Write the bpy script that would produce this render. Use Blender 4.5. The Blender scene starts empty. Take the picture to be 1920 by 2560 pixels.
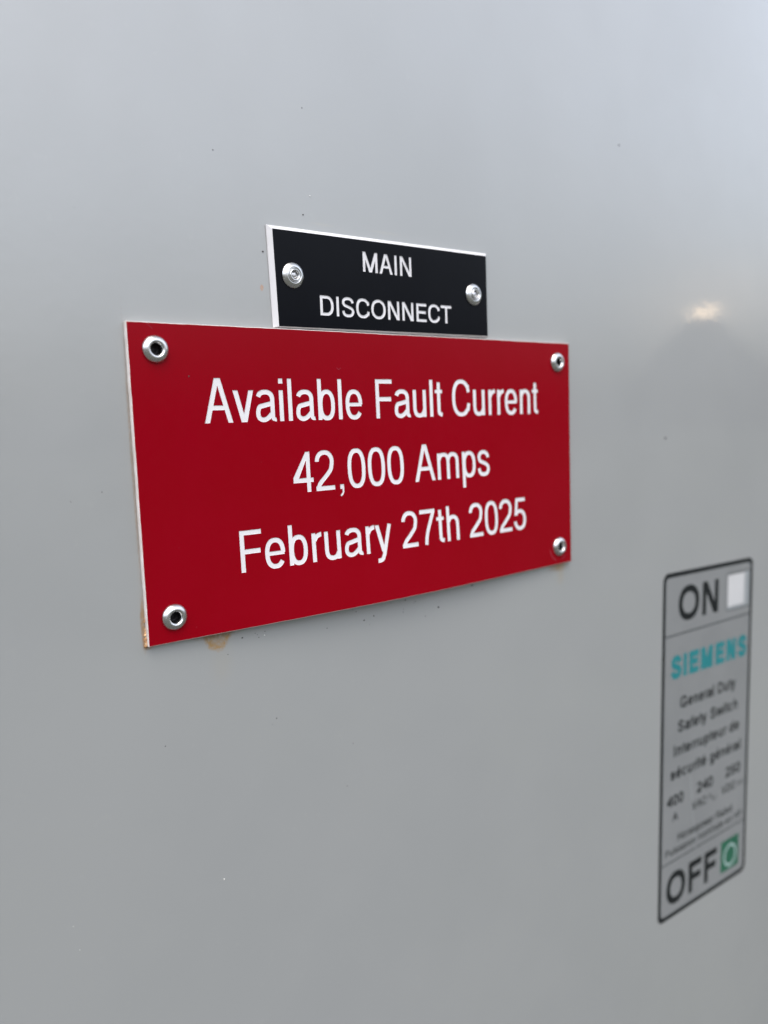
import bpy, math, random
from mathutils import Vector, Matrix
from mathutils.geometry import delaunay_2d_cdt

random.seed(7)
S = 0.001                      # lengths below are in millimetres
scn = bpy.context.scene
COL = scn.collection

# ------------------------------------------------------------------ camera
# wall coordinates: x right, y up, z out of the wall (mm) -> world (x, -z, y)
def W(x, y, z=0.0):
    return Vector((x * S, -z * S, y * S))

cam_d = bpy.data.cameras.new("camera")
cam = bpy.data.objects.new("camera", cam_d)
COL.objects.link(cam)
R = ((0.79456566, -0.03715605, 0.60604029),
     (-0.09503997, -0.99343344, 0.06369780),
     (0.59969393, -0.10821013, -0.79287941))
cx_, cy_, cz_ = (W(*R[0]) / S, -W(*R[1]) / S, -W(*R[2]) / S)
m = Matrix((cx_, cy_, cz_)).transposed().to_4x4()
m.translation = W(-65.218, 50.217, 181.030)
cam.matrix_world = m
cam_d.sensor_fit = 'VERTICAL'
cam_d.sensor_height = 9.8
cam_d.sensor_width = 7.35
cam_d.lens = 9.8 * 1969.25 / 2560
cam_d.clip_start = 0.002
cam_d.clip_end = 500
cam_d.dof.use_dof = True
cam_d.dof.focus_distance = 0.206
cam_d.dof.aperture_fstop = 2.45
scn.camera = cam

# ------------------------------------------------------------------ world + sun
world = bpy.data.worlds.new("World")
scn.world = world
world.use_nodes = True


class NT:
    """small node tree helper"""
    def __init__(self, tree):
        self.t = tree
        self.n = tree.nodes
        self.l = tree.links

    def node(self, typ, **kw):
        nd = self.n.new(typ)
        for k, v in kw.items():
            setattr(nd, k, v)
        return nd

    def put(self, sock, v):
        if isinstance(v, bpy.types.NodeSocket):
            self.l.new(v, sock)
        elif v is not None:
            if isinstance(v, (tuple, list)) and len(v) == 3 and sock.type == 'RGBA':
                v = (*v, 1)
            sock.default_value = v

    def math(self, op, a, b=None, c=None, clamp=False):
        nd = self.node('ShaderNodeMath', operation=op, use_clamp=clamp)
        for s, v in zip(nd.inputs, (a, b, c)):
            self.put(s, v)
        return nd.outputs[0]

    def vmath(self, op, a, b=None):
        nd = self.node('ShaderNodeVectorMath', operation=op)
        self.put(nd.inputs[0], a)
        if b is not None:
            self.put(nd.inputs[1], b)
        return nd.outputs['Value'] if op in ('LENGTH', 'DOT_PRODUCT', 'DISTANCE') else nd.outputs[0]

    def noise(self, vec, scale, detail=2.0, rough=0.5):
        nd = self.node('ShaderNodeTexNoise')
        self.put(nd.inputs['Vector'], vec)
        nd.inputs['Scale'].default_value = scale
        nd.inputs['Detail'].default_value = detail
        nd.inputs['Roughness'].default_value = rough
        return nd.outputs['Fac'], nd.outputs['Color']

    def maprange(self, v, a, b, c=0.0, d=1.0, smooth=True):
        nd = self.node('ShaderNodeMapRange')
        nd.interpolation_type = 'SMOOTHSTEP' if smooth else 'LINEAR'
        self.put(nd.inputs[0], v)
        for i, x in enumerate((a, b, c, d)):
            self.put(nd.inputs[1 + i], x)
        return nd.outputs[0]

    def mix(self, f, a, b, blend='MIX'):
        nd = self.node('ShaderNodeMix', data_type='RGBA', blend_type=blend)
        self.put(nd.inputs[0], f)
        self.put(nd.inputs[6], a)
        self.put(nd.inputs[7], b)
        return nd.outputs[2]

    def bump(self, h, strength, dist, normal=None):
        nd = self.node('ShaderNodeBump')
        nd.inputs['Strength'].default_value = strength
        nd.inputs['Distance'].default_value = dist
        self.put(nd.inputs['Height'], h)
        if normal is not None:
            self.put(nd.inputs['Normal'], normal)
        return nd.outputs[0]


SUN_DIR = Vector((-0.22, -0.36, 0.91)).normalized()     # towards the sun
w = NT(world.node_tree)
w.n.clear()
sky = w.node('ShaderNodeTexSky', sky_type='NISHITA')
sky.sun_disc = False
sky.sun_elevation = math.asin(SUN_DIR.z)
sky.sun_rotation = math.atan2(SUN_DIR.x, SUN_DIR.y)
sky.air_density = 1.0
sky.dust_density = 4.0
sky.ozone_density = 1.0
hs = w.node('ShaderNodeHueSaturation')
hs.inputs['Saturation'].default_value = 0.46            # an overcast, nearly white sky
w.put(hs.inputs['Color'], sky.outputs[0])
tc = w.node('ShaderNodeTexCoord')
dirn = w.vmath('NORMALIZE', tc.outputs['Generated'])
sep = w.node('ShaderNodeSeparateXYZ')
w.put(sep.inputs[0], dirn)
dz = sep.outputs['Z']
# cloud layer: bright overhead, much dimmer towards the tree line (overcast law)
cl, _ = w.noise(dirn, 1.7, 3.0, 0.55)
zz = w.math('ADD', dz, w.maprange(cl, 0.3, 0.7, -0.07, 0.07, False))
lum = w.math('ADD', w.maprange(zz, -0.04, 0.48, 0.85, 5.8), w.maprange(dz, 0.5, 1.0, 0.0, -4.5))
bn, _ = w.noise(w.vmath('MULTIPLY', dirn, (1.0, 1.0, 0.35)), 2.6, 3.0, 0.55)
lum = w.math('MULTIPLY', lum, w.maprange(bn, 0.32, 0.68, 0.76, 1.24, False))
skyc = w.mix(1.0, hs.outputs[0], lum, 'MULTIPLY')
# a gap low in the clouds where the warm light comes through
GAP = Vector((0.856, -0.506, 0.118)).normalized()
side = Vector((0, 0, 1)).cross(GAP).normalized()
gx = w.vmath('DOT_PRODUCT', dirn, side)
gz = w.math('SUBTRACT', dz, GAP.z)
gn, _ = w.noise(dirn, 110.0, 2.0)
g1 = w.math('POWER', w.math('DIVIDE', gx, 0.019), 2.0)
g2 = w.math('POWER', w.math('DIVIDE', gz, 0.0095), 2.0)
gd = w.math('ADD', g1, g2)
gap = w.maprange(w.math('ADD', gd, w.math('MULTIPLY', gn, 2.2)), 0.6, 2.4, 1.0, 0.0)
front = w.math('GREATER_THAN', w.vmath('DOT_PRODUCT', dirn, GAP), 0.0)
gap = w.math('MULTIPLY', gap, front)
h1 = w.math('POWER', w.math('DIVIDE', gx, 0.09), 2.0)
h2 = w.math('POWER', w.math('DIVIDE', w.math('SUBTRACT', gz, 0.012), 0.045), 2.0)
halo = w.math('MULTIPLY', w.math('EXPONENT', w.math('MULTIPLY', w.math('ADD', h1, h2), -1.0)), front)
glow = w.math('ADD', w.math('MULTIPLY', gap, 92.0), w.math('MULTIPLY', halo, 6.5))
glowc = w.mix(1.0, (1.0, 0.72, 0.44), glow, 'MULTIPLY')
skyc = w.mix(1.0, skyc, glowc, 'ADD')
# distant tree line with one round crown under the gap
u1 = w.math('POWER', w.math('DIVIDE', w.math('ADD', gx, 0.004), 0.066), 2.0)
crown = w.math('MULTIPLY', w.math('EXPONENT', w.math('MULTIPLY', u1, -1.0)), 0.090)
crown = w.math('MULTIPLY', crown, front)
tn, _ = w.noise(dirn, 9.0, 4.0)
tl = w.math('ADD', w.math('ADD', crown, 0.025), w.math('MULTIPLY', w.math('SUBTRACT', tn, 0.5), 0.012))
trees = w.maprange(w.math('SUBTRACT', dz, tl), -0.002, 0.002, 1.0, 0.0)
skyc = w.mix(trees, skyc, (1.9, 1.9, 2.1))
bg = w.node('ShaderNodeBackground')
w.put(bg.inputs['Color'], skyc)
bg.inputs['Strength'].default_value = 0.12
wo = w.node('ShaderNodeOutputWorld')
w.l.new(bg.outputs[0], wo.inputs[0])

sun_d = bpy.data.lights.new("sun", 'SUN')
sun_d.energy = 1.2
sun_d.angle = math.radians(30)
sun_d.color = (1.0, 0.96, 0.90)
sun = bpy.data.objects.new("sun", sun_d)
COL.objects.link(sun)
sun.rotation_euler = SUN_DIR.to_track_quat('Z', 'Y').to_euler()
sun.location = (0, -2, 3)

vs = scn.view_settings
vs.view_transform = 'Standard'
vs.look = 'None'
vs.gamma = 1
vs.use_curve_mapping = False
vs.exposure = -0.46

# ------------------------------------------------------------------ materials
def material(name):
    mt = bpy.data.materials.new(name)
    mt.use_nodes = True
    t = NT(mt.node_tree)
    b = t.n['Principled BSDF']
    return mt, t, b


def objco(t):
    return t.node('ShaderNodeTexCoord').outputs['Object']


def geoco(t):
    return t.node('ShaderNodeNewGeometry').outputs['Position']


def stain_mask(t, co, c, r, warp=0.35, nscale=900.0, soft=0.35):
    """soft-edged, ragged ellipse on the wall (mm) -> mask"""
    _, nc = t.noise(co, nscale, 4.0, 0.6)
    off = t.vmath('SUBTRACT', nc, (0.5, 0.5, 0.5))
    p = t.vmath('SUBTRACT', co, W(*c)[:])
    p = t.vmath('MULTIPLY', p, (1 / (r[0] * S), 0.0, 1 / (r[1] * S)))
    sc = t.node('ShaderNodeVectorMath', operation='SCALE')
    t.put(sc.inputs[0], off)
    sc.inputs['Scale'].default_value = warp * 2
    p = t.vmath('ADD', p, sc.outputs[0])
    p = t.vmath('MULTIPLY', p, (1, 0, 1))
    d = t.vmath('LENGTH', p)
    return d, t.maprange(d, 1.0 - soft, 1.0 + soft * 0.3, 1.0, 0.0)


def mat_enclosure():
    mt, t, b = material('grey_enamel')
    co = geoco(t)
    n1, _ = t.noise(co, 14.0, 3.0, 0.6)
    base = t.mix(t.maprange(n1, 0.35, 0.65), (0.300, 0.308, 0.305), (0.311, 0.318, 0.314))
    n2, _ = t.noise(co, 260.0, 3.0, 0.7)
    base = t.mix(t.maprange(n2, 0.62, 0.8, 0.0, 0.10), base, (0.42, 0.41, 0.39))
    # glue and rust that ran out from under the sign
    n3, _ = t.noise(co, 1500.0, 4.0, 0.65)
    d, mk = stain_mask(t, co, (18.4, -1.0), (3.7, 4.4), 0.22, 500.0, 0.25)
    rim = t.maprange(d, 0.2, 0.95, 0.55, 1.0)
    f = t.math('MULTIPLY', t.math('MULTIPLY', mk, rim), t.maprange(n3, 0.3, 0.65, 0.35, 1.0))
    base = t.mix(f, base, (0.33, 0.18, 0.04))
    for c, r, k, colr, soft in (
            ((18.5, -0.6), (7.0, 1.5), 0.85, (0.16, 0.085, 0.02), 0.6),
            ((149.5, -1.0), (5.5, 2.4), 0.85, (0.24, 0.13, 0.03), 0.8),
            ((150.5, -4.5), (2.2, 4.0), 0.30, (0.36, 0.27, 0.13), 0.9),
            ((-0.5, 5.0), (0.75, 7.0), 0.80, (0.27, 0.14, 0.035), 0.5),
            ((0.3, -0.5), (1.3, 0.7), 0.7, (0.27, 0.14, 0.035), 0.7),
            ((-0.35, 42.0), (0.45, 36.0), 0.6, (0.20, 0.13, 0.07), 0.6),
            ((19.0, -9.0), (3.5, 6.0), 0.10, (0.38, 0.30, 0.15), 0.9),
            ((36.4, 86.6), (0.55, 0.9), 0.8, (0.42, 0.20, 0.08), 0.4),
            ((56.0, 104.6), (4.5, 0.5), 0.14, (0.45, 0.38, 0.25), 0.8),
            ((77.0, 104.8), (6.5, 0.5), 0.12, (0.45, 0.38, 0.25), 0.8)):
        _, mk = stain_mask(t, co, c, r, 0.35, 700.0, soft)
        base = t.mix(t.math('MULTIPLY', mk, t.maprange(n3, 0.25, 0.6, k * 0.4, k)), base, colr)
    t.put(b.inputs['Base Color'], base)
    r1, _ = t.noise(co, 40.0, 4.0, 0.6)
    t.put(b.inputs['Roughness'], t.maprange(r1, 0.3, 0.7, 0.30, 0.38))
    b.inputs['IOR'].default_value = 1.8
    b.inputs['Coat Weight'].default_value = 1.0
    t.put(b.inputs['Coat Roughness'], t.maprange(r1, 0.35, 0.7, 0.035, 0.085))
    peel, _ = t.noise(co, 420.0, 2.0, 0.5)
    wav, _ = t.noise(co, 9.0, 1.0, 0.5)
    nb = t.bump(peel, 0.15, 0.00012)
    nb = t.bump(wav, 0.35, 0.0016, nb)
    t.put(b.inputs['Normal'], nb)
    t.put(b.inputs['Coat Normal'], nb)
    return mt


def mat_plastic(name, ca, cb, rough, spots=None, ior=1.5, nscale=45.0, bump=0.05):
    mt, t, b = material(name)
    co = geoco(t)
    n, _ = t.noise(co, nscale, 3.0, 0.6)
    base = t.mix(t.maprange(n, 0.3, 0.7), ca, cb)
    if spots:
        v = t.node('ShaderNodeTexVoronoi')
        t.put(v.inputs['Vector'], co)
        v.inputs['Scale'].default_value = 170.0
        sc = t.node('ShaderNodeSeparateColor')
        t.put(sc.inputs[0], v.outputs['Color'])
        few = t.math('GREATER_THAN', sc.outputs[0], 0.965)
        dot = t.math('MULTIPLY', t.maprange(v.outputs['Distance'], 0.03, 0.075, 1.0, 0.0), few)
        base = t.mix(t.math('MULTIPLY', dot, 0.6), base, spots)
    t.put(b.inputs['Base Color'], base)
    n2, _ = t.noise(co, 320.0, 3.0, 0.6)
    t.put(b.inputs['Roughness'], t.maprange(n2, 0.3, 0.7, rough * 0.9, rough * 1.12))
    b.inputs['IOR'].default_value = ior
    t.put(b.inputs['Normal'], t.bump(n2, bump, 0.0001))
    return mt


def mat_metal(name, colr, rough):
    mt, t, b = material(name)
    co = objco(t)
    n, _ = t.noise(co, 900.0, 4.0, 0.65)
    n2, _ = t.noise(co, 2600.0, 2.0, 0.6)
    base = t.mix(t.maprange(n, 0.5, 0.75, 0.0, 0.45), colr, tuple(c * 0.62 for c in colr))
    t.put(b.inputs['Base Color'], base)
    b.inputs['Metallic'].default_value = 1.0
    t.put(b.inputs['Roughness'], t.maprange(n, 0.3, 0.75, rough * 0.8, rough * 1.5))
    t.put(b.inputs['Normal'], t.bump(n2, 0.12, 0.00005))
    return mt


M_ENC = mat_enclosure()
M_RED = mat_plastic('red_cap_plastic', (0.232, 0.0, 0.0052), (0.240, 0.0, 0.0064), 0.17, (0.40, 0.10, 0.10), 1.22, 45.0, 0.012)
M_BLACK = mat_plastic('black_cap_plastic', (0.0022, 0.0026, 0.0045), (0.0030, 0.0034, 0.0054), 0.2, (0.06, 0.06, 0.07), 1.2, 45.0, 0.012)
M_WHITE = mat_plastic('white_core_plastic', (0.68, 0.67, 0.68), (0.73, 0.72, 0.73), 0.5)
M_EDGE = mat_plastic('cut_edge_plastic', (0.72, 0.66, 0.62), (0.86, 0.82, 0.80), 0.6, None, 1.5, 400.0, 0.5)
M_RIVET = mat_metal('aluminium_rivet', (0.66, 0.66, 0.655), 0.22)
M_BORE_SHADE = mat_metal('shaded_bore_metal', (0.035, 0.034, 0.036), 0.55)  # near-black colour stands in for the shade down the rivet hole
M_PINB = mat_metal('bright_pin', (0.66, 0.65, 0.65), 0.3)
M_LABEL = mat_plastic('label_film', (0.200, 0.207, 0.208), (0.222, 0.229, 0.229), 0.24, None, 1.5, 25.0)
M_INK = mat_plastic('black_ink', (0.006, 0.008, 0.009), (0.010, 0.012, 0.013), 0.4, None, 1.3)
M_LINE = mat_plastic('thin_grey_ink', (0.030, 0.034, 0.036), (0.045, 0.048, 0.050), 0.4, None, 1.3)
M_TEAL = mat_plastic('teal_ink', (0.010, 0.170, 0.185), (0.014, 0.190, 0.205), 0.4)
M_GREEN = mat_plastic('green_ink', (0.014, 0.095, 0.055), (0.020, 0.115, 0.065), 0.4, None, 1.4)
M_LWHITE = mat_plastic('white_ink', (0.50, 0.50, 0.50), (0.55, 0.55, 0.55), 0.4)
M_LGREY = mat_plastic('pale_grey_ink', (0.25, 0.275, 0.28), (0.28, 0.30, 0.31), 0.4)
M_RING = mat_plastic('mint_ink', (0.26, 0.37, 0.34), (0.32, 0.42, 0.40), 0.4)
M_DIRT = mat_plastic('dark_grit', (0.03, 0.028, 0.026), (0.07, 0.06, 0.055), 0.8)
M_DUST = mat_plastic('pale_grit', (0.6, 0.6, 0.58), (0.75, 0.75, 0.72), 0.7)


def mat_glue():
    mt, t, b = material('amber_glue')
    co = geoco(t)
    n, _ = t.noise(co, 800.0, 4.0, 0.6)
    t.put(b.inputs['Base Color'], t.mix(t.maprange(n, 0.35, 0.6), (0.30, 0.12, 0.025), (0.78, 0.48, 0.27)))
    b.inputs['Roughness'].default_value = 0.3
    b.inputs['Subsurface Weight'].default_value = 0.3
    b.inputs['Subsurface Radius'].default_value = (0.6, 0.3, 0.1)
    b.inputs['Subsurface Scale'].default_value = 0.001
    t.put(b.inputs['Normal'], t.bump(n, 0.5, 0.0003))
    return mt


M_GLUE = mat_glue()


def mat_ground():
    mt, t, b = material('gravel')
    co = geoco(t)
    n, _ = t.noise(co, 30.0, 6.0, 0.7)
    n2, _ = t.noise(co, 0.7, 3.0, 0.6)
    c = t.mix(n, (0.045, 0.043, 0.040), (0.13, 0.125, 0.115))
    t.put(b.inputs['Base Color'], t.mix(t.maprange(n2, 0.35, 0.65, 0, 0.5), c, (0.10, 0.12, 0.06)))
    b.inputs['Roughness'].default_value = 0.9
    t.put(b.inputs['Normal'], t.bump(n, 0.6, 0.02))
    return mt


M_GROUND = mat_ground()

# ------------------------------------------------------------------ object helpers
def link(name, me, parent=None, mats=()):
    for mt in mats:
        me.materials.append(mt)
    o = bpy.data.objects.new(name, me)
    COL.objects.link(o)
    if parent is not None:
        o.parent = parent
    return o


def mesh(name, verts, faces, smooth=False, mat_idx=None):
    me = bpy.data.meshes.new(name)
    me.from_pydata(verts, [], faces)
    if mat_idx:
        for p, i in zip(me.polygons, mat_idx):
            p.material_index = i
    if smooth:
        for p in me.polygons:
            p.use_smooth = True
    me.update()
    return me


def thing(name, label, cat, loc=(0, 0, 0)):
    o = bpy.data.objects.new(name, None)
    o.empty_display_size = 0.01
    COL.objects.link(o)
    o.location = loc
    o['label'] = label
    o['category'] = cat
    return o


# ------------------------------------------------------------------ stroke lettering
# every glyph is a list of closed polygons in letter units: x in font units scaled, cap height 1
CAP, XH, DESC = 1.0, 0.728, -0.288


class Pen:
    def __init__(self, w_, s, sy=None):
        self.w, self.s = w_, s
        self.P = []

    def rect(self, x0, y0, x1, y1):
        self.P.append([(x0, y0), (x1, y0), (x1, y1), (x0, y1)])

    def poly(self, pts):
        self.P.append(list(pts))

    def diag(self, xb, yb, xt, yt, k):
        """parallelogram with level ends; xb, xt are left corners"""
        self.poly([(xb, yb), (xb + k, yb), (xt + k, yt), (xt, yt)])

    def band(self, cx, cy, rx, ry, a0, a1, p=2.35, s=None):
        s = s or self.s
        n = max(6, int(abs(a1 - a0) / 7))
        o, i = [], []
        for j in range(n + 1):
            a = math.radians(a0 + (a1 - a0) * j / n)
            c, sn = math.cos(a), math.sin(a)
            ux = math.copysign(abs(c) ** (2 / p), c)
            uy = math.copysign(abs(sn) ** (2 / p), sn)
            o.append((cx + rx * ux, cy + ry * uy))
            i.append((cx + (rx - s) * ux, cy + (ry - s) * uy))
        for j in range(n):
            self.poly([o[j], o[j + 1], i[j + 1], i[j]])

    def ring(self, x0, y0, x1, y1, p=2.35):
        self.band((x0 + x1) / 2, (y0 + y1) / 2, (x1 - x0) / 2, (y1 - y0) / 2, 0, 360, p)

    def path(self, pts, s=None, n=9):
        """stroke a smooth curve through pts"""
        h = (s or self.s) / 2
        P = [pts[0]] + list(pts) + [pts[-1]]
        c = []
        for i in range(len(pts) - 1):
            p0, p1, p2, p3 = P[i], P[i + 1], P[i + 2], P[i + 3]
            for j in range(n):
                t = j / n
                q = []
                for k in (0, 1):
                    m1 = (p2[k] - p0[k]) / 2
                    m2 = (p3[k] - p1[k]) / 2
                    q.append((2 * t**3 - 3 * t**2 + 1) * p1[k] + (t**3 - 2 * t**2 + t) * m1
                             + (-2 * t**3 + 3 * t**2) * p2[k] + (t**3 - t**2) * m2)
                c.append(tuple(q))
        c.append(tuple(pts[-1]))
        L, Rr = [], []
        for i in range(len(c)):
            a = c[max(i - 1, 0)]
            b = c[min(i + 1, len(c) - 1)]
            dx, dy = b[0] - a[0], b[1] - a[1]
            l = math.hypot(dx, dy) or 1e-9
            nx, ny = -dy / l * h, dx / l * h
            L.append((c[i][0] + nx, c[i][1] + ny))
            Rr.append((c[i][0] - nx, c[i][1] - ny))
        for i in range(len(c) - 1):
            self.poly([L[i], L[i + 1], Rr[i + 1], Rr[i]])


# font units: (advance, ink left, ink right) per 1000 em, cap height 718
FM = {'A': (667, 14, 654), 'C': (722, 44, 681), 'D': (722, 81, 674), 'E': (667, 86, 616), 'F': (611, 86, 583),
      'G': (778, 48, 704), 'H': (722, 77, 646), 'I': (278, 91, 188), 'M': (833, 73, 761), 'N': (722, 76, 646),
      'O': (778, 39, 739), 'P': (667, 86, 622), 'R': (722, 88, 684), 'S': (667, 49, 620), 'T': (611, 14, 597),
      'V': (667, 20, 647), 'a': (556, 36, 530), 'b': (556, 58, 517), 'c': (500, 30, 477), 'd': (556, 35, 499),
      'e': (556, 40, 516), 'f': (278, 14, 262), 'g': (556, 40, 499), 'h': (556, 76, 491), 'i': (222, 67, 154),
      'l': (222, 67, 154), 'm': (833, 65, 769), 'n': (556, 76, 491), 'o': (556, 35, 521), 'p': (556, 58, 517),
      'r': (333, 77, 332), 's': (500, 32, 464), 't': (278, 14, 257), 'u': (556, 68, 489), 'v': (500, 8, 492),
      'w': (722, 14, 709), 'y': (500, 11, 489), '0': (556, 37, 519), '2': (556, 26, 507), '4': (556, 25, 523),
      '5': (556, 32, 514), '7': (556, 37, 523), ',': (278, 87, 191), ' ': (278, 0, 0), 'é': (556, 40, 516)}
OV = 0.014


def glyph(ch, w_, s):
    g = Pen(w_, s)
    h = s / 2
    k = s * 1.10
    if ch == 'A':
        k = s * 1.07
        ap = w_ / 2
        g.diag(0, 0, ap - k * 0.62, 1, k)
        g.diag(w_ - k, 0, ap - k * 0.38, 1, k)
        g.rect(w_ * 0.2, 0.285, w_ * 0.8, 0.285 + s * 0.95)
    elif ch in 'Vv':
        t = 1 if ch == 'V' else XH
        ap = w_ / 2
        g.diag(ap - k * 0.6, 0, 0, t, k)
        g.diag(ap - k * 0.4, 0, w_ - k, t, k)
    elif ch == 'w':
        k = s * 1.04
        q = w_ / 2
        g.diag(w_ * .25 - k * .6, 0, 0, XH, k)
        g.diag(w_ * .25 - k * .4, 0, q - k * .5, XH, k)
        g.diag(w_ * .75 - k * .6, 0, q - k * .5, XH, k)
        g.diag(w_ * .75 - k * .4, 0, w_ - k, XH, k)
    elif ch == 'y':
        ap = w_ / 2
        g.diag(ap - k * 0.62, 0.0, 0, XH, k)
        g.path([(w_ - k / 2, XH), (ap + k * .08, 0.0), (ap - s * .22, -0.10), (ap - s * .62, -0.19), (w_ * .24, DESC + h + .012), (w_ * .08, DESC + h + .012)], n=6)
        g.P[-1] = g.P[-1]
    elif ch in 'C':
        cx = w_ * 0.5
        g.band(cx, .5, w_ / 2, .5 + OV, 42, 318)
        g.path([(w_ - h - .005, .66), (w_ - h - .03, .74), (w_ * .86, .86)])
        g.path([(w_ - h, .35), (w_ - h - .025, .25), (w_ * .86, .14)])
    elif ch == 'G':
        g.band(w_ * .5, .5, w_ / 2, .5 + OV, 42, 335)
        g.path([(w_ - h - .01, .68), (w_ - h - .035, .76), (w_ * .86, .86)])
        g.rect(w_ - s, 0.0, w_, .50)
        g.rect(w_ * .55, .50 - s, w_, .50)
    elif ch == 'D':
        g.rect(0, 0, s, 1)
        g.rect(s, 0, w_ * .5, s)
        g.rect(s, 1 - s, w_ * .5, 1)
        g.band(w_ * .48, .5, w_ * .52, .5, -90, 90, 2.3)
    elif ch in 'EF':
        g.rect(0, 0, s, 1)
        g.rect(0, 1 - s, w_, 1)
        y = .52 if ch == 'E' else .49
        g.rect(0, y - h, w_ * .93, y + h)
        if ch == 'E':
            g.rect(0, 0, w_, s)
    elif ch == 'H':
        g.rect(0, 0, s, 1)
        g.rect(w_ - s, 0, w_, 1)
        g.rect(0, .53 - h, w_, .53 + h)
    elif ch == 'I':
        g.rect(w_ / 2 - h, 0, w_ / 2 + h, 1)
    elif ch == 'M':
        g.rect(0, 0, s, 1)
        g.rect(w_ - s, 0, w_, 1)
        k = s * 1.1
        g.diag(w_ / 2 - k * .5, 0, 0.0, 1, k * 1.05)
        g.diag(w_ / 2 - k * .5, 0, w_ - k * 1.05, 1, k * 1.05)
    elif ch == 'N':
        g.rect(0, 0, s, 1)
        g.rect(w_ - s, 0, w_, 1)
        g.diag(w_ - k * 1.12, 0, 0, 1, k * 1.12)
    elif ch == 'O':
        g.ring(0, -OV, w_, 1 + OV, 2.2)
    elif ch in 'PR':
        g.rect(0, 0, s, 1)
        g.rect(0, 1 - s, w_ * .55, 1)
        yb = .42
        g.rect(0, yb, w_ * .55, yb + s)
        r_ = (1 - yb) / 2
        g.band(w_ * .55, 1 - r_, w_ * .43, r_, -90, 90)
        if ch == 'R':
            g.path([(w_ * .5, yb + h), (w_ * .78, .36), (w_ * .85, .2), (w_ * .88, .06), (w_ - h, 0.0)])
    elif ch in 'Ss':
        H = 1 if ch == 'S' else XH
        x = lambda u: h + u * (w_ - s)
        y = lambda v: (h - OV) + v * (H - s + 2 * OV)
        pts = [(.97, .74), (.90, .88), (.70, .975), (.48, 1.0), (.22, .965), (.06, .86), (.04, .73), (.14, .61), (.36, .55),
               (.66, .48), (.90, .39), (.99, .26), (.92, .11), (.74, .02), (.50, 0), (.26, .02), (.08, .12), (0.01, .28)]
        g.path([(x(a), y(b)) for a, b in pts], n=4)
    elif ch == 'T':
        g.rect(w_ / 2 - h, 0, w_ / 2 + h, 1)
        g.rect(0, 1 - s, w_, 1)
    elif ch == 'a':
        wa = w_ * .93
        r_ = .23
        g.rect(wa - s, .08, wa, XH - r_ + .02)
        g.band(wa * .51, XH + OV - r_, wa * .49, r_, 0, 162)
        x = lambda u: u * wa
        g.path([(wa - h, .42), (x(.70), .405), (x(.45), .375), (x(.2), .34), (h * 1.02, .215), (x(.14) + h * .2, .06 + h * .6), (x(.38), h - OV),
                (x(.62), .065 + h * .3), (wa - h, .20)], n=7)
        g.path([(wa - h, .16), (wa - h + .004, .07), (w_ - s * .2, h * .85), (w_, h * .85)], s=s * .85, n=4)
    elif ch in 'bpdgq':
        yb = 0
        if ch in 'bp':
            g.rect(0, 0 if ch == 'b' else DESC, s, 1 if ch == 'b' else XH)
            g.ring(s * .18, -OV, w_, XH + OV)
        else:
            g.rect(w_ - s, 0 if ch == 'd' else -.08, w_, 1 if ch == 'd' else XH)
            g.ring(0, -OV, w_ - s * .18, XH + OV)
            if ch == 'g':
                g.path([(w_ - h, -.05), (w_ - h - .01, -.17), (w_ * .70, DESC + h + .01), (w_ * .45, DESC + h - .01), (w_ * .2, DESC + h + .03), (h + .02, -.14)], n=5)
    elif ch == 'c':
        g.band(w_ / 2, XH / 2, w_ / 2, XH / 2 + OV, 38, 322)
    elif ch in 'eé':
        g.band(w_ / 2, XH / 2, w_ / 2, XH / 2 + OV, 0, 326)
        g.rect(s * .5, XH / 2 - s * .42, w_ - h * .4, XH / 2 + s * .42)
        if ch == 'é':
            g.path([(w_ * .42, XH + .08), (w_ * .66, XH + .25)], s=s * .9)
    elif ch == 'f':
        x0 = w_ * .30
        g.rect(x0, 0, x0 + s, .80)
        g.rect(0, XH - s * .85, w_, XH)
        g.band(w_ + .02, .78, w_ + .02 - x0, .22, 95, 180)
    elif ch in 'hn':
        g.rect(0, 0, s, 1 if ch == 'h' else XH)
        r_ = .27
        g.rect(w_ - s, 0, w_, XH + OV - r_ + .01)
        g.band(w_ / 2 + s * .05, XH + OV - r_, w_ / 2 - s * .05, r_, 0, 165)
    elif ch == 'm':
        g.rect(0, 0, s, XH)
        mx = w_ / 2
        r_ = .25
        for xa, xb in ((0, mx + h), (mx - h, w_)):
            g.rect(xb - s, 0, xb, XH + OV - r_ + .01)
            g.band((xa + xb) / 2 + s * .05, XH + OV - r_, (xb - xa) / 2 - s * .05, r_, 0, 165)
    elif ch == 'u':
        g.rect(w_ - s, 0, w_, XH)
        r_ = .27
        g.rect(0, r_ - OV - .01, s, XH)
        g.band(w_ / 2 - s * .05, r_ - OV, w_ / 2 - s * .05, r_, 180, 345)
    elif ch == 'i':
        g.rect(w_ / 2 - h, 0, w_ / 2 + h, XH)
        g.rect(w_ / 2 - h, 1 - s * 1.05, w_ / 2 + h, 1)
    elif ch == 'l':
        g.rect(w_ / 2 - h, 0, w_ / 2 + h, 1)
    elif ch == 'o':
        g.ring(0, -OV, w_, XH + OV)
    elif ch == 'r':
        g.rect(0, 0, s, XH)
        g.band(w_ * 1.02, XH + OV - .30, w_ * .98, .30, 92, 160, 2.2)
    elif ch == 't':
        x0 = w_ * .30
        g.rect(x0, .14, x0 + s, .93)
        g.rect(0, XH - s * .85, w_, XH)
        g.band(w_ + .02, .15, w_ + .02 - x0, .15 + .005, 180, 263)
    elif ch == '0':
        g.ring(0, -OV, w_, .985 + OV, 2.5)
    elif ch == '2':
        ry = .285
        g.band(w_ / 2, .985 + OV - ry, w_ / 2, ry, -2, 178, 2.15)
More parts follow.
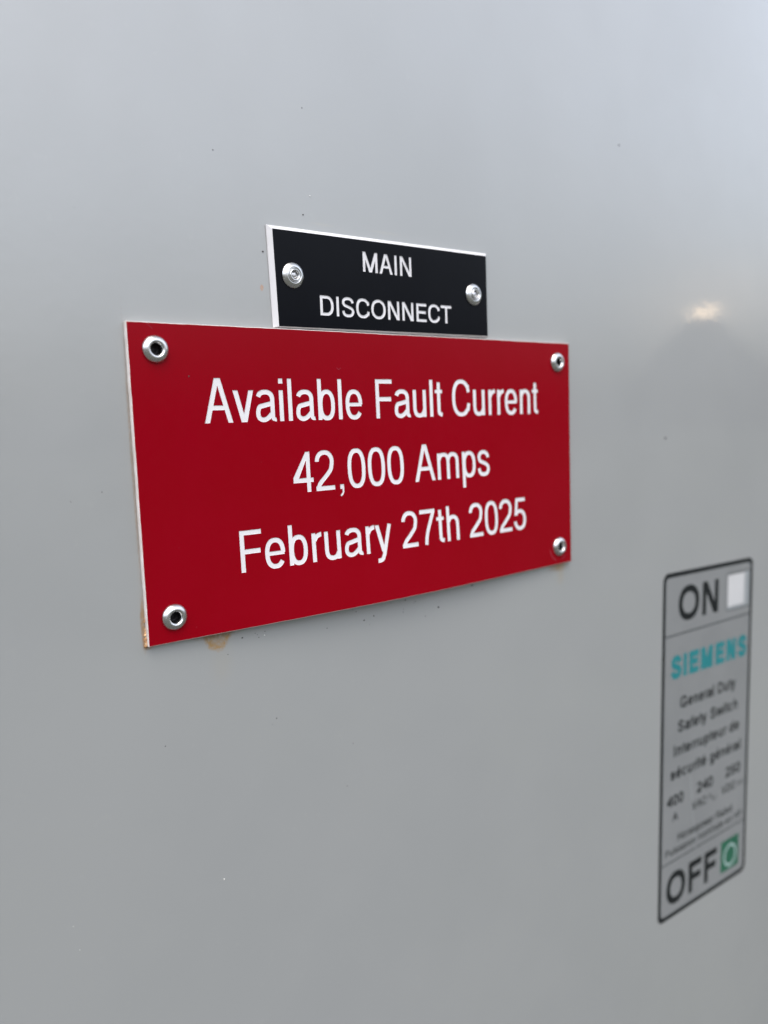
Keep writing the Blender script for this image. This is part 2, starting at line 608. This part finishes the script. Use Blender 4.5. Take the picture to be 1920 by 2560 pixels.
        g.path([(w_ - h, .985 + OV - ry + .005), (w_ - h - .012, .63), (w_ * .80, .50), (w_ * .52, .335), (w_ * .22, .18), (h * 1.05, s * .5)], n=6)
        g.rect(0, 0, w_, s)
    elif ch == '4':
        xr = w_ * .66
        g.rect(xr, 0, xr + s, .985)
        g.rect(0, .235, w_, .235 + s)
        g.poly([(0, .235 + s * .35), (0, .235 + s * 1.15), (xr, .985), (xr + s * .6, .985), (xr + s * .5, .985 - s * .9), (s * 1.05, .235 + s * .35)])
    elif ch == '5':
        g.rect(w_ * .17, .985 - s, w_ * .93, .985)
        g.diag(w_ * .06, .45, w_ * .17, .985, s)
        g.band(w_ / 2, .325 - OV, w_ / 2, .325, -172, 140, 2.15)
    elif ch == '7':
        g.rect(0, .985 - s, w_, .985)
        g.path([(w_ - h * .9, .985 - s * .6), (w_ * .66, .60), (w_ * .44, .28), (w_ * .36, 0)], n=6)
    elif ch == ',':
        g.rect(w_ / 2 - h, 0, w_ / 2 + h, s * 1.05)
        g.path([(w_ / 2 + h - s * .22, .02), (w_ / 2 + h - s * .30, -.09), (w_ / 2 - h * .9, -.175)], s=s * .42)
    return g.P


def text_polys(txt, x0, x1, base, cap, stroke):
    """lay txt out so that its ink runs from x0 to x1 (mm), letters cap high"""
    adv = 0
    pos = []
    for c in txt:
        a, l, r = FM[c]
        pos.append((adv + l, adv + r))
        adv += a
    first, last = pos[0][0], pos[-1][1]
    k = (x1 - x0) / (last - first)
    out = []
    for c, (l, r) in zip(txt, pos):
        if c == ' ':
            continue
        gx0 = x0 + (l - first) * k
        wmm = (r - l) * k
        if c in 'Iil,':
            gx0 = gx0 + wmm / 2 - stroke / 2
            wmm = stroke
        for p in glyph(c, wmm / cap, stroke / cap):
            out.append([(gx0 + x * cap, base + y * cap) for x, y in p])
    return out


# ------------------------------------------------------------------ planar regions
def inside(p, x, y):
    r = False
    n = len(p)
    j = n - 1
    for i in range(n):
        xi, yi = p[i]
        xj, yj = p[j]
        if (yi > y) != (yj > y) and x < (xj - xi) * (y - yi) / (yj - yi) + xi:
            r = not r
        j = i
    return r


class Region:
    """triangulates a sheet so that named polygons sets become separate areas"""
    def __init__(self, outline, sets, grid=None):
        self.sets = sets
        allp = ([outline] if outline else []) + [p for s in sets for p in s]
        V, E = [], []
        for p in allp:
            b = len(V)
            V += [Vector(q) for q in p]
            E += [(b + i, b + (i + 1) % len(p)) for i in range(len(p))]
        if grid and outline:
            xs = [q[0] for q in outline]
            ys = [q[1] for q in outline]
            nx = int((max(xs) - min(xs)) / grid)
            ny = int((max(ys) - min(ys)) / grid)
            for i in range(1, nx):
                for j in range(1, ny):
                    q = (min(xs) + i * (max(xs) - min(xs)) / nx, min(ys) + j * (max(ys) - min(ys)) / ny)
                    if inside(outline, *q):
                        V.append(Vector(q))
        r = delaunay_2d_cdt(V, E, [], 0, 1e-5)
        self.v = [tuple(q) for q in r[0]]
        self.f = [tuple(f) for f in r[2]]
        boxes = []
        for si, s in enumerate(sets):
            for p in s:
                xs = [q[0] for q in p]
                ys = [q[1] for q in p]
                boxes.append((min(xs), max(xs), min(ys), max(ys), p, si))
        cell = {}
        cs = 4.0
        for b in boxes:
            for i in range(int(b[0] // cs), int(b[1] // cs) + 1):
                for j in range(int(b[2] // cs), int(b[3] // cs) + 1):
                    cell.setdefault((i, j), []).append(b)
        self.cls = []
        for f in self.f:
            x = sum(self.v[i][0] for i in f) / len(f)
            y = sum(self.v[i][1] for i in f) / len(f)
            c = -1
            if outline and not inside(outline, x, y):
                c = -2
            else:
                for b in cell.get((int(x // cs), int(y // cs)), ()):
                    if b[5] > c and b[0] <= x <= b[1] and b[2] <= y <= b[3] and inside(b[4], x, y):
                        c = b[5]
            if c == -1 and not outline:
                c = -2
            self.cls.append(c)

    def part(self, c, z, dz=0.0, walls=None):
        """faces of class c at height z(x, y)+dz, with walls of height `walls` round them"""
        idx, verts, faces = {}, [], []

        def vid(i, lvl=0.0):
            if (i, lvl) not in idx:
                x, y = self.v[i]
                idx[(i, lvl)] = len(verts)
                verts.append(W(x, y, z(x, y) + dz + lvl))
            return idx[(i, lvl)]
        edges = {}
        for f, k in zip(self.f, self.cls):
            if k == c:
                a = [self.v[i] for i in f]
                area = sum(a[i][0] * a[(i + 1) % len(a)][1] - a[(i + 1) % len(a)][0] * a[i][1] for i in range(len(a)))
                if abs(area) < 1e-9:
                    pass
                ff = f if area > 0 else tuple(reversed(f))
                faces.append(tuple(vid(i) for i in ff))
                for i in range(len(ff)):
                    e = (ff[i], ff[(i + 1) % len(ff)])
                    if (e[1], e[0]) in edges:
                        del edges[(e[1], e[0])]
                    else:
                        edges[e] = 1
        if walls:
            for a, b in edges:
                pa, pb = self.v[a], self.v[b]
                base = len(verts)
                verts.append(W(pa[0], pa[1], z(*pa) + dz))
                verts.append(W(pb[0], pb[1], z(*pb) + dz))
                verts.append(W(pb[0], pb[1], z(*pb) + dz + walls))
                verts.append(W(pa[0], pa[1], z(*pa) + dz + walls))
                faces.append((base, base + 3, base + 2, base + 1) if walls > 0 else (base, base + 3, base + 2, base + 1))
        return verts, faces


def circle(x, y, r, n=32):
    return [(x + r * math.cos(2 * math.pi * i / n), y + r * math.sin(2 * math.pi * i / n)) for i in range(n)]


def flat(z):
    return lambda x, y: z


# ------------------------------------------------------------------ setting: ground
gv = [(-60, -60, -1.35), (60, -60, -1.35), (60, 60, -1.35), (-60, 60, -1.35)]
ground = link('ground', mesh('ground', gv, [(0, 1, 2, 3)]), None, [M_GROUND])
ground['kind'] = 'structure'

# ------------------------------------------------------------------ enclosure
ZP = -1.6                      # front face of the enclosure
LC = (246.68, -89.72)          # centre and tilt of the rating label; the box shares the tilt
LA = math.radians(-1.51)


def rot_lab(x, y):
    return (LC[0] + x * math.cos(LA) - y * math.sin(LA), LC[1] + x * math.sin(LA) + y * math.cos(LA))


def box_profile(hw0, hw1, hh0, hh1, r, inset, n=8):
    pts = []
    for (cx, cy, a0) in ((hw1 - r, hh1 - r, 0), (hw0 + r, hh1 - r, 90), (hw0 + r, hh0 + r, 180), (hw1 - r, hh0 + r, 270)):
        for i in range(n + 1):
            a = math.radians(a0 + 90 * i / n)
            pts.append((cx + (r - inset) * math.cos(a), cy + (r - inset) * math.sin(a)))
    return pts


BX = (-430, 190, -380, 520)    # extents about the label centre
verts, faces = [], []
rings = []
prof = [(4.0 - 4.0 * math.cos(math.radians(t)), -4.0 + 4.0 * math.sin(math.radians(t))) for t in (0, 15, 30, 45, 60, 75, 90)]
levels = [(0.0, -260.0), (0.0, -6.0)] + prof
for ins, zz_ in levels:
    ring_ = []
    for x, y in box_profile(*BX, 9.0, ins):
        ring_.append(len(verts))
        verts.append(W(*rot_lab(x, y), ZP + zz_))
    rings.append(ring_)
for a, b in zip(rings[:-1], rings[1:]):
    n = len(a)
    for i in range(n):
        faces.append((a[i], a[(i + 1) % n], b[(i + 1) % n], b[i]))
faces.append(tuple(rings[-1]))
faces.append(tuple(reversed(rings[0])))
enc = link('electrical_enclosure', mesh('electrical_enclosure', verts, faces, True), None, [M_ENC])
for p in enc.data.polygons:
    if len(p.vertices) > 4:
        p.use_smooth = False
enc['label'] = 'large light grey painted metal electrical enclosure carrying the red and black signs'
enc['category'] = 'electrical box'

# ------------------------------------------------------------------ rivets
def lathe(prof, n=56):
    v, f = [], []
    for r, z in prof:
        for i in range(n):
            a = 2 * math.pi * i / n
            v.append(W(r * math.cos(a), r * math.sin(a), z))
    for k in range(len(prof) - 1):
        for i in range(n):
            j = (i + 1) % n
            f.append((k * n + i, k * n + j, (k + 1) * n + j, (k + 1) * n + i))
    if prof[-1][0] < 0.25:
        f.append(tuple((len(prof) - 1) * n + i for i in range(n)))
    return v, f


OPEN = [(3.08, 0.0), (3.22, 0.08), (3.24, 0.22), (3.12, 0.50), (2.88, 0.80), (2.55, 1.08), (2.2, 1.25), (1.9, 1.30), (1.68, 1.22),
        (1.48, 1.00), (1.34, 0.72), (1.28, 0.42)]
CLOSED = [(3.1, 0.0), (3.28, 0.06), (3.3, 0.18), (3.15, 0.36), (2.7, 0.72), (2.2, 0.98), (2.05, 1.0), (1.88, 0.80), (1.74, 0.62),
          (1.66, 0.64), (1.62, 1.00), (1.54, 1.26), (1.38, 1.36), (1.20, 1.30), (1.06, 1.12), (0.98, 0.80), (0.96, 0.30)]
open_me = mesh('rivet', *lathe(OPEN), True)
open_me.materials.append(M_RIVET)
closed_me = mesh('rivet', *lathe(CLOSED), True)
closed_me.materials.append(M_RIVET)


def pin_mesh(r, top, seed, mt):
    rnd = random.Random(seed)
    n = 20
    v, f = [], []
    for k, (rr, zz_) in enumerate(((r, -0.9), (r * .97, 0.0), (r * .6, 0.12), (r * .25, 0.22))):
        for i in range(n):
            a = 2 * math.pi * i / n
            v.append(W(rr * math.cos(a), rr * math.sin(a), top + zz_ + (rnd.uniform(-.14, .14) if k else 0)))
    for k in range(3):
        for i in range(n):
            j = (i + 1) % n
            f.append((k * n + i, k * n + j, (k + 1) * n + j, (k + 1) * n + i))
    f.append(tuple(3 * n + i for i in range(n)))
    me = mesh('pin', v, f, True)
    me.materials.append(mt)
    return me


bore_v, bore_f = lathe([(1.29, 0.43), (1.26, 0.1), (1.25, -1.38), (0.7, -1.30), (0.2, -1.2)], 28)
pin_deep = mesh('rivet_bore', bore_v, bore_f, True)
pin_deep.materials.append(M_BORE_SHADE)
pin_near = pin_mesh(0.93, 0.62, 5, M_PINB)


def rivet(parent, x, y, z, me, pin, spin, tilt, label):
    o = bpy.data.objects.new('rivet', me)
    COL.objects.link(o)
    o.parent = parent
    o.location = W(x, y, z)
    o.rotation_euler = (tilt[0], spin, tilt[1])
    o['label'] = label
    q = bpy.data.objects.new('rivet_bore' if pin is pin_deep else 'rivet_pin', pin)
    COL.objects.link(q)
    q.parent = o
    return o


# ------------------------------------------------------------------ red sign
RW, RH = 154.47, 76.2


def bow(x, y):
    """the sheet bellies out a little between its rivets along the bottom"""
    u = min(max(x / RW, 0), 1)
    v = min(max(y / RH, 0), 1)
    return 2.8 * math.sin(math.pi * u) ** 1.4 * (1 - v) ** 2.2 + 0.12 * math.sin(math.pi * u) * v


def edge_line(p, q, n, jit):
    out = []
    for i in range(n):
        t = i / n
        dx, dy = q[0] - p[0], q[1] - p[1]
        l = math.hypot(dx, dy)
        j = random.uniform(-jit, jit) if i else 0
        out.append((p[0] + dx * t - dy / l * j, p[1] + dy * t + dx / l * j))
    return out


red = thing('warning_sign', 'large red plastic sign reading Available Fault Current 42,000 Amps, held by four rivets', 'sign')
corners = [(0, 0), (RW, 0), (RW, RH), (0, RH)]
outl = []
for i in range(4):
    outl += edge_line(corners[i], corners[(i + 1) % 4], 60 if i % 2 == 0 else 30, 0.035)
rtext = (text_polys('Available Fault Current', 17.75, 138.2, 52.55, 11.0, 1.22)
         + text_polys('42,000 Amps', 41.7, 114.5, 33.45, 10.95, 1.22)
         + text_polys('February 27th 2025', 25.0, 130.85, 14.35, 10.75, 1.22))
RR = [(6.39, 70.1), (6.64, 6.08), (148.16, 69.72), (147.87, 6.11)]
holes = [circle(x, y, 1.7) for x, y in RR]
reg = Region(outl, [rtext, holes], grid=5.0)
link('face_sheet', mesh('face_sheet', *reg.part(-1, bow), True), red, [M_RED])
lv, lf = reg.part(0, bow, -0.10, walls=0.10)
link('lettering', mesh('lettering', lv, lf), red, [M_WHITE])


def slab_sides(outline, zf, z0, z1, back=True):
    v, f = [], []
    n = len(outline)
    for zz_ in (z0, z1):
        for x, y in outline:
            v.append(W(x, y, zf(x, y) + zz_))
    for i in range(n):
        j = (i + 1) % n
        f.append((i, n + i, n + j, j) if z0 > z1 else (i, j, n + j, n + i))
    if back:
        f.append(tuple(reversed(range(n, 2 * n))))
    return v, f


outer = [(x + (0.11 if x > RW - .2 else -0.11 if x < .2 else 0), y + (0.11 if y > RH - .2 else -0.11 if y < .2 else 0)) for x, y in outl]
sides = slab_sides(outer, bow, -0.10, -1.5, back=False)
nn = len(outl)
lip = [W(x, y, bow(x, y)) for x, y in outl]
sides = (sides[0] + lip, sides[1] + [(2 * nn + i, i, (i + 1) % nn, 2 * nn + (i + 1) % nn) for i in range(nn)])
bk = Region(outl, [[]], grid=12.0)
bv, bf = bk.part(-1, bow, -1.5)
off = len(sides[0])
core = link('core_edge', mesh('core_edge', sides[0] + bv, sides[1] + [tuple(reversed([i + off for i in q])) for q in bf]), red, [M_EDGE])
core['label'] = 'cream cut edge of the red sign'
for (x, y), sp, lab in zip(RR, (0.3, 1.4, 2.2, 4.0), ('upper left hollow aluminium rivet with a dark hole', 'lower left hollow aluminium rivet, duller',
                                                     'upper right hollow rivet', 'lower right hollow rivet with a dent ring around it')):
    rivet(red, x, y, bow(x, y), open_me, pin_deep, sp, (0.0, 0.0), lab)


M_SCUFF = mat_plastic('scuffed_red', (0.27, 0.028, 0.045), (0.235, 0.012, 0.025), 0.5, None, 1.25)


def scuff(build):
    p = Pen(1, .32)
    build(p)
    rg_ = Region(None, [p.P])
    link('scuff_mark', mesh('scuff_mark', *rg_.part(0, bow, 0.012)), red, [M_SCUFF])


scuff(lambda p: p.band(147.87, 6.0, 5.0, 5.0, 188, 250, 2.0, s=.34))
scuff(lambda p: p.band(147.87, 6.0, 4.8, 4.8, 285, 315, 2.0, s=.30))
scuff(lambda p: p.path([(4.6, 76.0), (5.4, 75.4), (6.0, 74.8)], s=.12))
scuff(lambda p: p.path([(57.2, 66.6), (57.9, 66.1), (58.6, 66.6)], s=.16))
for px_, py_, pr_ in ((17.9, 43.1, .09), (32.5, 42.2, .09), (9.0, 22.8, .10), (38.0, 10.2, .10), (38.9, 8.4, .09), (12.0, 2.6, .12)):
    scuff(lambda p: p.P.append(circle(px_, py_, pr_, 8)))


def blobs(name, items, mats, parent=None, sub=2):
    """small irregular lumps (x, y, z, rx, ry, rz, material) merged in one mesh"""
    import bmesh
    V, F, MI = [], [], []
    for (x, y, z, rx, ry, rz, mi) in items:
        bm = bmesh.new()
        bmesh.ops.create_icosphere(bm, subdivisions=sub, radius=1.0)
        b0 = len(V)
        ph = random.uniform(0, 6)
        for v in bm.verts:
            k = 1 + 0.22 * math.sin(4 * v.co.x + ph) * math.cos(5 * v.co.y + ph * 2) + random.uniform(-.06, .06)
            V.append(W(x + v.co.x * rx * k, y + v.co.y * ry * k, z + v.co.z * rz * k))
        for f in bm.faces:
            F.append([b0 + v.index for v in f.verts])
            MI.append(mi)
        bm.free()
    return link(name, mesh(name, V, F, True, MI), parent, mats)


# hardened glue squeezed out at the lower left corner
gl = []
for i in range(9):
    t = i / 8
    yy = (6.6, 5.9, 3.9, 3.3, 2.6, 1.6, 1.1, 0.5, 0.0)[i]
    rr = 0.14 + 0.22 * t + random.uniform(-.06, .08)
    gl.append((-0.22 - 0.12 * t + random.uniform(-.05, .05), yy, ZP + 0.2 + 0.12 * t, rr, rr * 1.7, 0.22 + .28 * t, 0))
for i in range(5):
    gl.append((0.2 + i * 0.5, -0.16 - random.uniform(0, .1), ZP + 0.2, 0.35, 0.16, 0.2, 0))
bead = blobs('glue_bead', gl, [M_GLUE], red)
bead['label'] = 'rusty amber glue bead along the lower left corner'

# ------------------------------------------------------------------ black sign
blk = thing('nameplate', 'small black plate with a white rim and the words MAIN DISCONNECT, above the red sign', 'sign')
FB = [(39.98, 76.95), (115.38, 77.30), (115.30, 101.86), (39.38, 101.39)]     # front face
ux = Vector((FB[1][0] - FB[0][0], FB[1][1] - FB[0][1])).normalized()
uy = Vector((-ux.y, ux.x))
BV = 1.05
OB = [(FB[0][0] - BV, FB[0][1] - 0.30), (FB[1][0] + BV, FB[1][1] - 0.30), (FB[2][0] + BV, FB[2][1] + BV), (FB[3][0] - BV, FB[3][1] + BV)]
fo = []
for i in range(4):
    fo += edge_line(FB[i], FB[(i + 1) % 4], 24 if i % 2 == 0 else 10, 0.012)
oo = []
for i in range(4):
    oo += edge_line(OB[i], OB[(i + 1) % 4], 24 if i % 2 == 0 else 10, 0.03)
btext = (text_polys('MAIN', 67.6, 84.95, 93.05, 5.5, 0.80)
         + text_polys('DISCONNECT', 52.9, 100.15, 80.42, 5.28, 0.80))
BR_ = [(44.83, 90.11), (109.57, 89.67)]
reg = Region(fo, [btext, [circle(x, y, 1.7) for x, y in BR_]], grid=8.0)
link('face_sheet', mesh('face_sheet', *reg.part(-1, flat(0.0)), True), blk, [M_BLACK])
lv, lf = reg.part(0, flat(0.0), -0.14, walls=0.14)
link('lettering', mesh('lettering', lv, lf), blk, [M_WHITE])
n = len(fo)
v = [W(x, y, 0.0) for x, y in fo] + [W(x, y, -1.15) for x, y in oo] + [W(x, y, ZP + 0.05) for x, y in oo]
f = []
for i in range(n):
    j = (i + 1) % n
    f.append((i, n + i, n + j, j))
    f.append((n + i, 2 * n + i, 2 * n + j, n + j))
f.append(tuple(reversed(range(2 * n, 3 * n))))
rim_o = link('bevelled_edge', mesh('bevelled_edge', v, f), blk, [M_WHITE])
for (x, y), sp, lab in zip(BR_, (0.2, 2.6), ('left rivet with its broken pin showing', 'right rivet with its broken pin showing')):
    rivet(blk, x, y, 0.0, closed_me, pin_near, sp, (0.02, 0.02), lab)

# ------------------------------------------------------------------ rating label
lab = thing('rating_label', 'tall grey printed rating label with ON and OFF boxes and teal maker name', 'label')
LW, LH = 70.6, 150.3


def rrect(x0, y0, x1, y1, r, n=8):
    pts = []
    for cx, cy, a0 in ((x1 - r, y1 - r, 0), (x0 + r, y1 - r, 90), (x0 + r, y0 + r, 180), (x1 - r, y0 + r, 270)):
        for i in range(n + 1):
            a = math.radians(a0 + 90 * i / n)
            pts.append((cx + r * math.cos(a), cy + r * math.sin(a)))
    return pts


def RL(polys):
    return [[rot_lab(*q) for q in p] for p in polys]


def printed(name, polys, mt, z, label=None, rect=None):
    rg = Region(None, [RL(polys)])
    v, f = rg.part(0, flat(z))
    o = link(name, mesh(name, v, f), lab, [mt])
    if label:
        o['label'] = label
    return o


hw, hh = LW / 2, LH / 2
Z1, Z2, Z3 = ZP + 0.10, ZP + 0.115, ZP + 0.13
sheet = [rot_lab(*q) for q in rrect(-hw, -hh, hw, hh, 3.4)]
sv, sf = slab_sides(sheet, flat(0), Z1, ZP + 0.01, back=False)
sv2 = [W(x, y, Z1) for x, y in sheet]
link('label_sheet', mesh('label_sheet', sv + sv2, sf + [tuple(range(len(sv), len(sv) + len(sv2)))]), lab, [M_LABEL])
o_r = rrect(-hw, -hh, hw, hh, 3.4)
i_r = rrect(-hw + 2.0, -hh + 2.0, hw - 2.0, hh - 2.0, 2.2)
bp = []
for i in range(len(o_r)):
    j = (i + 1) % len(o_r)
    bp.append([o_r[i], o_r[j], i_r[j], i_r[i]])
printed('border_line', bp, M_INK, Z2)
printed('divider_line', [[(-hw + 1.1, 48.3), (hw - 1.1, 48.9), (hw - 1.1, 49.5), (-hw + 1.1, 48.9)]], M_LINE, Z2 + .004)
printed('divider_line', [[(-hw + 1.1, -50.3), (hw - 1.1, -49.7), (hw - 1.1, -49.1), (-hw + 1.1, -49.7)]], M_LINE, Z2 + .004)
printed('lettering', text_polys('ON', -24.1, 6.4, 53.9, 14.6, 2.95) , M_INK, Z2, 'large black word ON')
printed('lettering', text_polys('OFF', -29.4, 10.0, -69.4, 14.2, 2.95), M_INK, Z2, 'large black word OFF')
printed('lettering', text_polys('SIEMENS', -28.8, 31.5, 29.9, 9.9, 2.7), M_TEAL, Z2, 'teal maker name')
small = []
for txt, x0, x1, base, cap, st in (
        ('General Duty', -21.6, 22.7, 16.4, 5.0, 1.04), ('Safety Switch', -23.0, 24.8, 6.15, 5.0, 1.04),
        ('Interrupteur de', -25.5, 26.7, -3.9, 4.95, 1.04), ('sécurité général', -27.8, 28.2, -13.7, 4.95, 1.04),
        ('400', -30.0, -17.8, -25.3, 4.8, 1.04), ('A', -26.0, -21.6, -32.3, 3.7, .72),
        ('240', -7.5, 5.3, -25.1, 4.9, 1.04), ('VAC', -11.0, 0.3, -31.8, 3.8, .72),
        ('250', 16.0, 28.6, -24.7, 4.9, 1.04), ('VDC', 13.0, 24.8, -31.8, 3.8, .72),
        ('Horsepower Rated', -21.5, 22.2, -42.2, 3.7, .62), ('Puissance nominale en HP', -30.6, 31.0, -47.1, 3.3, .56)):
    small += text_polys(txt, x0, x1, base, cap, st)
pn = Pen(1, .5)
pn.path([(1.6, -30.4), (2.6, -28.9), (4.0, -28.9), (5.0, -30.3), (6.0, -31.6), (7.4, -31.6), (8.4, -30.2)], s=.5)
pn.rect(26.2, -29.9, 31.6, -29.4)
for i in range(3):
    pn.rect(26.2 + i * 2.0, -31.1, 27.6 + i * 2.0, -30.6)
small += pn.P
printed('lettering', small, M_INK, Z2 + .002, 'small black rating text in English and French')
# ON box: white pad in a thin outline; OFF box: green pad with a pale ring
o1, i1 = rrect(13.2, 52.9, 33.0, 69.8, 1.2), rrect(13.6, 53.3, 32.6, 69.4, .9)
printed('indicator_frame', [[o1[i], o1[(i + 1) % len(o1)], i1[(i + 1) % len(o1)], i1[i]] for i in range(len(o1))], M_LINE, Z2)
printed('indicator_pad', [[(28.3, 53.4), (32.5, 53.4), (32.5, 69.3), (28.3, 69.3)], [(13.7, 53.4), (28.3, 53.4), (28.3, 54.6), (13.7, 54.6)]], M_LGREY, Z2 + .003)
printed('indicator_pad', [[(14.0, 54.7), (28.2, 54.7), (28.2, 68.9), (14.0, 68.9)]], M_LWHITE, Z2 + .006, 'white square pad beside ON')
printed('indicator_pad', [[(13.6, -69.8), (28.9, -69.8), (28.9, -54.8), (13.6, -54.8)]], M_GREEN, Z2, 'green square pad beside OFF')
pr = Pen(1, 1.3)
pr.band(21.6, -63.0, 5.4, 5.5, 0, 360, 2.0)
printed('off_ring', pr.P, M_RING, Z2 + .012, 'pale ring on the green pad')
pc = Pen(1, .18)
pc.path([(-12.5, -15.8), (-11.6, -24.0), (-9.7, -36.1), (-7.6, -50.9)], s=.22)
printed('crease', pc.P, M_LGREY, Z2 + .008, 'fine pale vertical crease')

# ------------------------------------------------------------------ grit on the paint
dots = [(37.2, 95.7, .34, 0), (25.2, -3.05, .26, 0), (31.7, -3.6, .22, 1), (30.0, -3.9, .17, 0), (20.9, -6.6, .15, 0),
        (79.7, -2.1, .26, 0), (83.5, -3.15, .22, 0), (92.8, -6.5, .30, 0), (78.7, -5.6, .18, 0), (67.7, -4.8, .25, 0),
        (64.2, -5.5, .25, 0), (87.4, -8.4, .18, 0), (107.3, -1.8, .34, 0), (111.9, -3.85, .2, 0), (61.5, -2.5, .2, 0),
        (29.0, -2.6, .14, 0), (29.6, -3.1, .12, 0), (31.9, -2.6, .15, 0), (49.8, 106.4, .22, 0), (51.0, 133.5, .16, 0),
        (185.4, 147.9, .38, 0), (214.5, 41.4, .42, 0), (55.8, -53.1, .16, 0), (16.0, -66.0, .22, 1), (-21.0, -68.8, .14, 1),
        (2.8, -26.0, .17, 0), (-7.9, 37.6, .16, 0), (24.9, 118.5, .17, 0), (52.2, 111.5, .22, 1), (-14.9, 36.0, .12, 0),
        (-22.0, -62.5, .13, 1), (34.0, -27.0, .20, 0), (32.6, -28.4, .13, 0), (58.5, -41.0, .13, 0)]
rnd = random.Random(11)
for _ in range(8):
    dots.append((rnd.uniform(-30, 200), rnd.uniform(-110, 150), rnd.uniform(.05, .10), 0))
for _ in range(14):
    dots.append((rnd.uniform(45, 118), rnd.uniform(-7.5, -1.2), rnd.uniform(.06, .15), 0))
items = [(14.32, 63.88, bow(14.3, 63.9), .22, .24, .05, 0)]
for x, y, r, mi in dots:
    if -1.5 < x < RW and -0.5 < y < RH or 38 < x < 117 and 76 < y < 103:
        continue
    items.append((x, y, ZP + r * .15, r * rnd.uniform(.8, 1.2), r * rnd.uniform(.7, 1.1), r * .5, mi))
grit = blobs('grit', items, [M_DIRT, M_DUST], None, 1)
grit['label'] = 'tiny dark and pale specks of grit scattered on the grey paint'
grit['category'] = 'dirt'
grit['kind'] = 'stuff'
